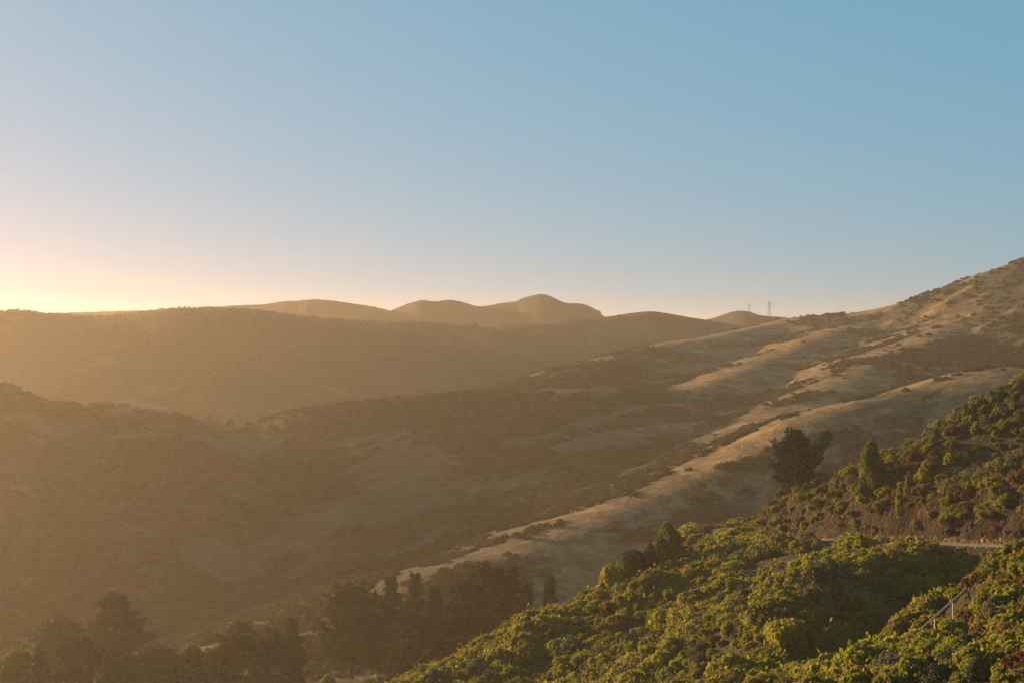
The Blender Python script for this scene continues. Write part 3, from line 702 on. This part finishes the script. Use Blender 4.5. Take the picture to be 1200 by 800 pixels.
for i in solo:
    k, v = int(kind[i]), int(var[i])
    o = bpy.data.objects.new(KN[k], protos[k][v]); COL.objects.link(o)
    o.location = (SX[i], SY[i], SZ[i] - .15); o.rotation_euler = (0, 0, rot[i]); o.scale = (size[i], size[i], size[i] * tall[i])
    tag(o, KL[k] + ' ' + REG[region[i]], 'shrub', KG[k] + ', ' + REG[region[i]]); first.setdefault((k, v), o)
print('shrubs', N_S, 'solo', len(solo), np.bincount(kind, minlength=5))

def scatter(name, xyz, rotz, scl, sclz, idx, objs, label, cat='shrubs'):
    """one object that repeats the given plants at many points (geometry nodes)"""
    me = bpy.data.meshes.new(name); me.vertices.add(len(xyz)); me.vertices.foreach_set('co', np.asarray(xyz, np.float32).ravel()); me.update()
    for nm, arr in (('rotz', rotz), ('scl', scl), ('sclz', sclz)):
        a = me.attributes.new(nm, 'FLOAT', 'POINT'); a.data.foreach_set('value', np.asarray(arr, np.float32))
    a = me.attributes.new('pick', 'INT', 'POINT'); a.data.foreach_set('value', np.asarray(idx, np.int32))
    o = bpy.data.objects.new(name, me); COL.objects.link(o)
    g = bpy.data.node_groups.new(name, 'GeometryNodeTree')
    g.interface.new_socket('Geometry', in_out='INPUT', socket_type='NodeSocketGeometry'); g.interface.new_socket('Geometry', in_out='OUTPUT', socket_type='NodeSocketGeometry')
    N = g.nodes; L = g.links
    gi = N.new('NodeGroupInput'); go = N.new('NodeGroupOutput'); iop = N.new('GeometryNodeInstanceOnPoints')
    L.new(gi.outputs[0], iop.inputs['Points'])
    def attr(nm, t='FLOAT'):
        n = N.new('GeometryNodeInputNamedAttribute'); n.data_type = t; n.inputs['Name'].default_value = nm; return n.outputs['Attribute']
    join = N.new('GeometryNodeJoinGeometry')
    for ob in reversed(objs):
        oi = N.new('GeometryNodeObjectInfo'); oi.inputs['Object'].default_value = ob; oi.inputs['As Instance'].default_value = True; oi.transform_space = 'ORIGINAL'
        L.new(oi.outputs['Geometry'], join.inputs[0])
    L.new(join.outputs[0], iop.inputs['Instance'])
    iop.inputs['Pick Instance'].default_value = True; L.new(attr('pick', 'INT'), iop.inputs['Instance Index'])
    cr = N.new('ShaderNodeCombineXYZ'); L.new(attr('rotz'), cr.inputs[2]); L.new(cr.outputs[0], iop.inputs['Rotation'])
    cs = N.new('ShaderNodeCombineXYZ'); s = attr('scl'); L.new(s, cs.inputs[0]); L.new(s, cs.inputs[1]); L.new(attr('sclz'), cs.inputs[2]); L.new(cs.outputs[0], iop.inputs['Scale'])
    L.new(iop.outputs[0], go.inputs[0])
    md = o.modifiers.new('scatter', 'NODES'); md.node_group = g
    tag(o, label, cat, kind='stuff'); return o
# every kind and variant needs one plant that stands for it
keys = []
rest = np.where(~solo_set)[0]
for k in range(5):
    for v in range(3):
        if (k, v) not in first:
            c = [i for i in rest if kind[i] == k and var[i] == v and infr[i]]
            if not c: continue
            i = c[0]; o = bpy.data.objects.new(KN[k], protos[k][v]); COL.objects.link(o)
            o.location = (SX[i], SY[i], SZ[i] - .15); o.rotation_euler = (0, 0, rot[i]); o.scale = (size[i], size[i], size[i] * tall[i])
            tag(o, KL[k] + ' ' + REG[region[i]], 'shrub', KG[k] + ', ' + REG[region[i]]); first[(k, v)] = o; solo_set[i] = True
        keys.append((k, v))
kid = {kv: j for j, kv in enumerate(keys)}
rest = [i for i in np.where(~solo_set)[0] if (int(kind[i]), int(var[i])) in kid]
scatter('shrub_thicket', np.stack([SX[rest], SY[rest], SZ[rest] - .15], -1), rot[rest], size[rest], (size * tall)[rest],
        [kid[(int(kind[i]), int(var[i]))] for i in rest], [first[kv] for kv in keys], 'dense mixed green and brown thicket covering the near hillside')

# ------------------------------------------------------------------ brush on the middle hills
SKY_B = [(245, 749, 484.5, 6.5, 'squat dark bush on the falling ridge line beside the saddle'), (270, 751, 489.5, 10, 'wide low bush at the bottom of the saddle'),
         (307, 753, 487, 6, 'small round bush on the grassy rise from the saddle'), (557, 1288, 378, 7, 'lone dark tree on the long ridge below the far mountain'), (1114, 1097, 330, 2.4, 'tiny dark bush alone on the big grassy hill skyline')]
bushes = []
for i, (px, d, top, wpx, lab) in enumerate(SKY_B):
    me = shrub_mesh('ridge_bush', 700 + i, M_BRUSH, lobes=7, per=26, leaf=.34)
    x, y = at(px, d); z = gz(x, y); o = bpy.data.objects.new('ridge_bush', me); COL.objects.link(o)
    w = wpx * d / F / 2; hh = max(-(top - CY) / F * d - z, w * .8); hh = min(hh, w * 2.2)
    o.location = (x, y, z - .3 * w); o.scale = (w, w, (hh + .3 * w) / .98); o.rotation_euler[2] = i
    tag(o, lab, 'bush'); bushes.append(o)
rs = np.random.RandomState(9)
n = 90000
a_ = np.radians(rs.uniform(-21, 21, n)); d_ = np.sqrt(rs.uniform(430 ** 2, 1380 ** 2, n)) * 1.0
d_ = np.where(rs.rand(n) < .5, rs.uniform(430, 1000, n), d_)
bx, by = d_ * np.sin(a_), d_ * np.cos(a_)
bm = brush_mask(bx, by); fine = fbm(bx, by, 11, 3, .6, 2.9)
kp = (bm + (fine - .5) * .9 > .60) & (rs.rand(n) < .75); bx, by, d_ = bx[kp], by[kp], d_[kp]
bz = ground_h(bx, by)
ok = np.ones(bx.shape, bool)
for t in np.linspace(.35, .985, 40): ok &= ground_h(bx * t, by * t) < (bz + 3) * t + 1.5
bx, by, bz, d_ = bx[ok], by[ok], bz[ok], d_[ok]
cp = np.array(RIDGES[0][0]); cs_ = rs.uniform(1.0, 26.0, 150) * 6; ci = np.minimum(cs_.astype(int), len(cp) - 2); cf = (cs_ - ci)[:, None]
ce = cp[ci] * (1 - cf) + cp[ci + 1] * cf; ce[:, 1] += rs.uniform(-12, 2, 150); cz = ground_h(ce[:, 0], ce[:, 1])
bx = np.concatenate([bx, ce[:, 0]]); by = np.concatenate([by, ce[:, 1]]); bz = np.concatenate([bz, cz]); d_ = np.concatenate([d_, ce[:, 1]])
m = len(bx); sc = rs.uniform(.7, 2.0, m) * np.where((d_ > 900) & (bx < 150), .55, np.where(d_ > 1200, .75, 1)); print('hill brush', m)
scatter('hill_brush', np.stack([bx, by, bz - .2], -1), rs.uniform(0, 6.28, m), sc, sc * rs.uniform(.6, 1.0, m), rs.randint(0, 4, m), bushes[:4], 'low dark brush scattered over the middle hills', 'brush')

# ------------------------------------------------------------------ rocks of the road cut
def rock_mesh(name, seed):
    rs = np.random.RandomState(seed); iv, f = ico(); V = iv * rs.uniform(.55, 1.15, (12, 1)) * (1, .8, 1.35) + rs.normal(0, .06, (12, 3))
    me = bpy.data.meshes.new(name); me.from_pydata(V.tolist(), [], f); me.materials.append(M_ROCK); me.update(); return me
rm = [rock_mesh('rock', 900 + i) for i in range(5)]
cand = [(px, d) for px, d in zip(rs.uniform(955, 1195, 60), rs.uniform(0, 1, 60))]
op = offs(smooth_poly(ROAD, 4), 1.0); nr = 0
for i in range(52):
    j = rs.randint(60, 175); p = op[j % len(op)]; q0 = offs(op, rs.uniform(3.2, 6.8))[j % len(op)]
    px = CX + F * q0[0] / q0[1]
    if px > 1195 or q0[1] > 300: continue
    z = gz(q0[0], q0[1]); s = rs.uniform(.3, .75)
    o = bpy.data.objects.new('rock', rm[i % 5]); COL.objects.link(o); o.location = (q0[0], q0[1], z - .35 * s); o.scale = (s, s, s * rs.uniform(.9, 1.7)); o.rotation_euler = (rs.uniform(-.4, .4), rs.uniform(-.4, .4), rs.uniform(0, 6.28))
    tag(o, 'jagged brown rock jutting from the bank above the road', 'rock', 'rocks jutting from the road bank'); nr += 1
print('rocks', nr)

# dry grass along both road edges
A = Acc(); gp = smooth_poly(ROAD, 6)
VV = []; FF = []; nn = 0
for o0, cnt in ((3.15, 2600), (-3.3, 700), (3.9, 1500)):
    line = offs(gp, o0)
    for _ in range(cnt):
        p = line[rs.randint(20, len(line) - 60)]; x = p[0] + rs.normal(0, .35); y = p[1] + rs.normal(0, .5); z = p[2] + (0 if abs(o0) < 3.5 else .5) - .1
        hh = rs.uniform(.25, .85) * (.6 if o0 < 0 else 1); a = rs.uniform(0, 6.28); ww = rs.uniform(.03, .07); lx, ly = rs.normal(0, .18, 2)
        VV += [(x - ww * math.cos(a), y - ww * math.sin(a), z), (x + ww * math.cos(a), y + ww * math.sin(a), z), (x + lx, y + ly, z + hh)]; FF.append((nn, nn + 1, nn + 2)); nn += 3
g_ = mesh_obj('dry_grass', VV, FF, M_GRASS); tag(g_, 'dry golden grass along the road verge', 'grass', kind='stuff')

# ------------------------------------------------------------------ old wooden rail on the near spur
root = empty('wooden_rail', (RA[0], RA[1], gz(RA[0], RA[1])), 'long pale weathered wooden rail running up through the bushes', 'rail')
o3 = np.array(root.location)
npst = 5; tops = []; rz0 = gz(RA[0], RA[1]) + .22; rz1 = gz(RB[0], RB[1]) + .22
for i in range(npst):
    t = i / (npst - 1); p = RA + (RB - RA) * t; z = gz(p[0], p[1]); p[2] = rz0 + (rz1 - rz0) * t; tops.append(np.array((p[0], p[1], p[2])))
    A = Acc(); A.box(np.array((p[0], p[1], min(z, p[2] - .5) - .3)) - o3, np.array((p[0], p[1], p[2] + .06)) - o3, .11, .11); V, Fc = A.arr(); mesh_obj('post', V, Fc, M_WOOD, root)
for a, b in zip(tops[:-1], tops[1:]):
    A = Acc(); A.box(a - o3 + (0, 0, .02), b - o3 + (0, 0, .02), .08, .15); V, Fc = A.arr(); mesh_obj('rail_beam', V, Fc, M_WOOD, root)

# ------------------------------------------------------------------ pylons on the far hill
def pylon(px, d, top, label):
    x, y = at(px, d); z = gz(x, y); h = -(top - CY) / F * d - z + .4; root = empty('electricity_pylon', (x, y, z - .4), label, 'pylon', 'pylons on the far hill')
    wb, wt = h * .20, h * .05; t = h * .012
    def half(s): return (wb + (wt - wb) * min(1, s / .72)) / 2
    for sx_, sy_ in ((-1, -1), (1, -1), (1, 1), (-1, 1)):
        A = Acc(); pts = [(sx_ * half(s), sy_ * half(s), h * s) for s in (0, .72, 1)]
        for a, b in zip(pts[:-1], pts[1:]): A.box(a, b, t, t)
        V, Fc = A.arr(); mesh_obj('leg', V, Fc, M_STEEL, root)
    A = Acc(); lv = [0, .2, .38, .53, .66, .78, .9, 1]
    for a, b in zip(lv[:-1], lv[1:]):
        ca = [(sx_ * half(a), sy_ * half(a), h * a) for sx_, sy_ in ((-1, -1), (1, -1), (1, 1), (-1, 1))]; cb = [(sx_ * half(b), sy_ * half(b), h * b) for sx_, sy_ in ((-1, -1), (1, -1), (1, 1), (-1, 1))]
        for i in range(4): A.box(ca[i], cb[(i + 1) % 4], t * .6, t * .6); A.box(ca[(i + 1) % 4], cb[i], t * .6, t * .6)
    V, Fc = A.arr(); mesh_obj('bracing', V, Fc, M_STEEL, root)
    for s, L in ((.70, .17), (.81, .20), (.92, .15)):
        A = Acc(); A.box((-L * h, 0, h * s), (L * h, 0, h * s), t, t); A.box((-L * h, 0, h * s), (0, 0, h * (s + .05)), t * .6, t * .6); A.box((L * h, 0, h * s), (0, 0, h * (s + .05)), t * .6, t * .6)
        V, Fc = A.arr(); arm = mesh_obj('cross_arm', V, Fc, M_STEEL, root)
        for sx_ in (-1, 1):
            A = Acc(); A.box((sx_ * L * h * .96, 0, h * s), (sx_ * L * h * .96, 0, h * (s - .05)), t * .6, t * .6); V, Fc = A.arr(); mesh_obj('insulator', V, Fc, M_STEEL, arm)
pylon(878, 1600, 356, 'shorter lattice pylon nearer the rounded top of the far hill')
pylon(901.5, 1608, 353, 'taller lattice pylon on the low shoulder of the far hill')
x, y = at(889.5, 1604); z = gz(x, y); hh = -(361.5 - CY) / F * 1604 - z
root = empty('mast', (x, y, z - .3), 'thin short mast between the two lattice pylons', 'mast')
A = Acc(); A.tube([(0, 0, 0), (0, 0, hh + .3)], (.16, .08), 6); V, Fc = A.arr(); mesh_obj('pole', V, Fc, M_STEEL, root)
A = Acc(); A.box((-.9, 0, hh), (.9, 0, hh), .12, .12); V, Fc = A.arr(); mesh_obj('cross_arm', V, Fc, M_STEEL, root)

# ------------------------------------------------------------------ haze: warm evening air over the whole place
def make_haze():
    lo = float(min(TZ.min(), GZ.min())) - 1.5; hi = float(max(TZ.max(), GZ.max())) + 4
    s = 12300.0
    V = [(x, y, z) for x in (-s, s) for y in (-s, s) for z in (lo, hi)]
    Fh = [(0, 1, 3, 2), (4, 6, 7, 5), (0, 4, 5, 1), (2, 3, 7, 6), (0, 2, 6, 4), (1, 5, 7, 3)]
    o = mesh_obj('haze', V, Fh, None)
    m = bpy.data.materials.new('haze_air'); m.use_nodes = True; N = m.node_tree.nodes; N.clear()
    out = N.new('ShaderNodeOutputMaterial'); pv = N.new('ShaderNodeVolumePrincipled')
    pv.inputs['Color'].default_value = (1.0, .88, .70, 1); pv.inputs['Density'].default_value = 1.4e-4; pv.inputs['Anisotropy'].default_value = .6
    m.node_tree.links.new(pv.outputs[0], out.inputs['Volume'])
    try: m.volume_sampling = 'MULTIPLE_IMPORTANCE'
    except Exception: pass
    o.data.materials.append(m); o.display_type = 'WIRE'
    tag(o, 'warm golden evening haze hanging in the valleys', 'haze', kind='stuff')
    print('haze', lo, hi)
make_haze()
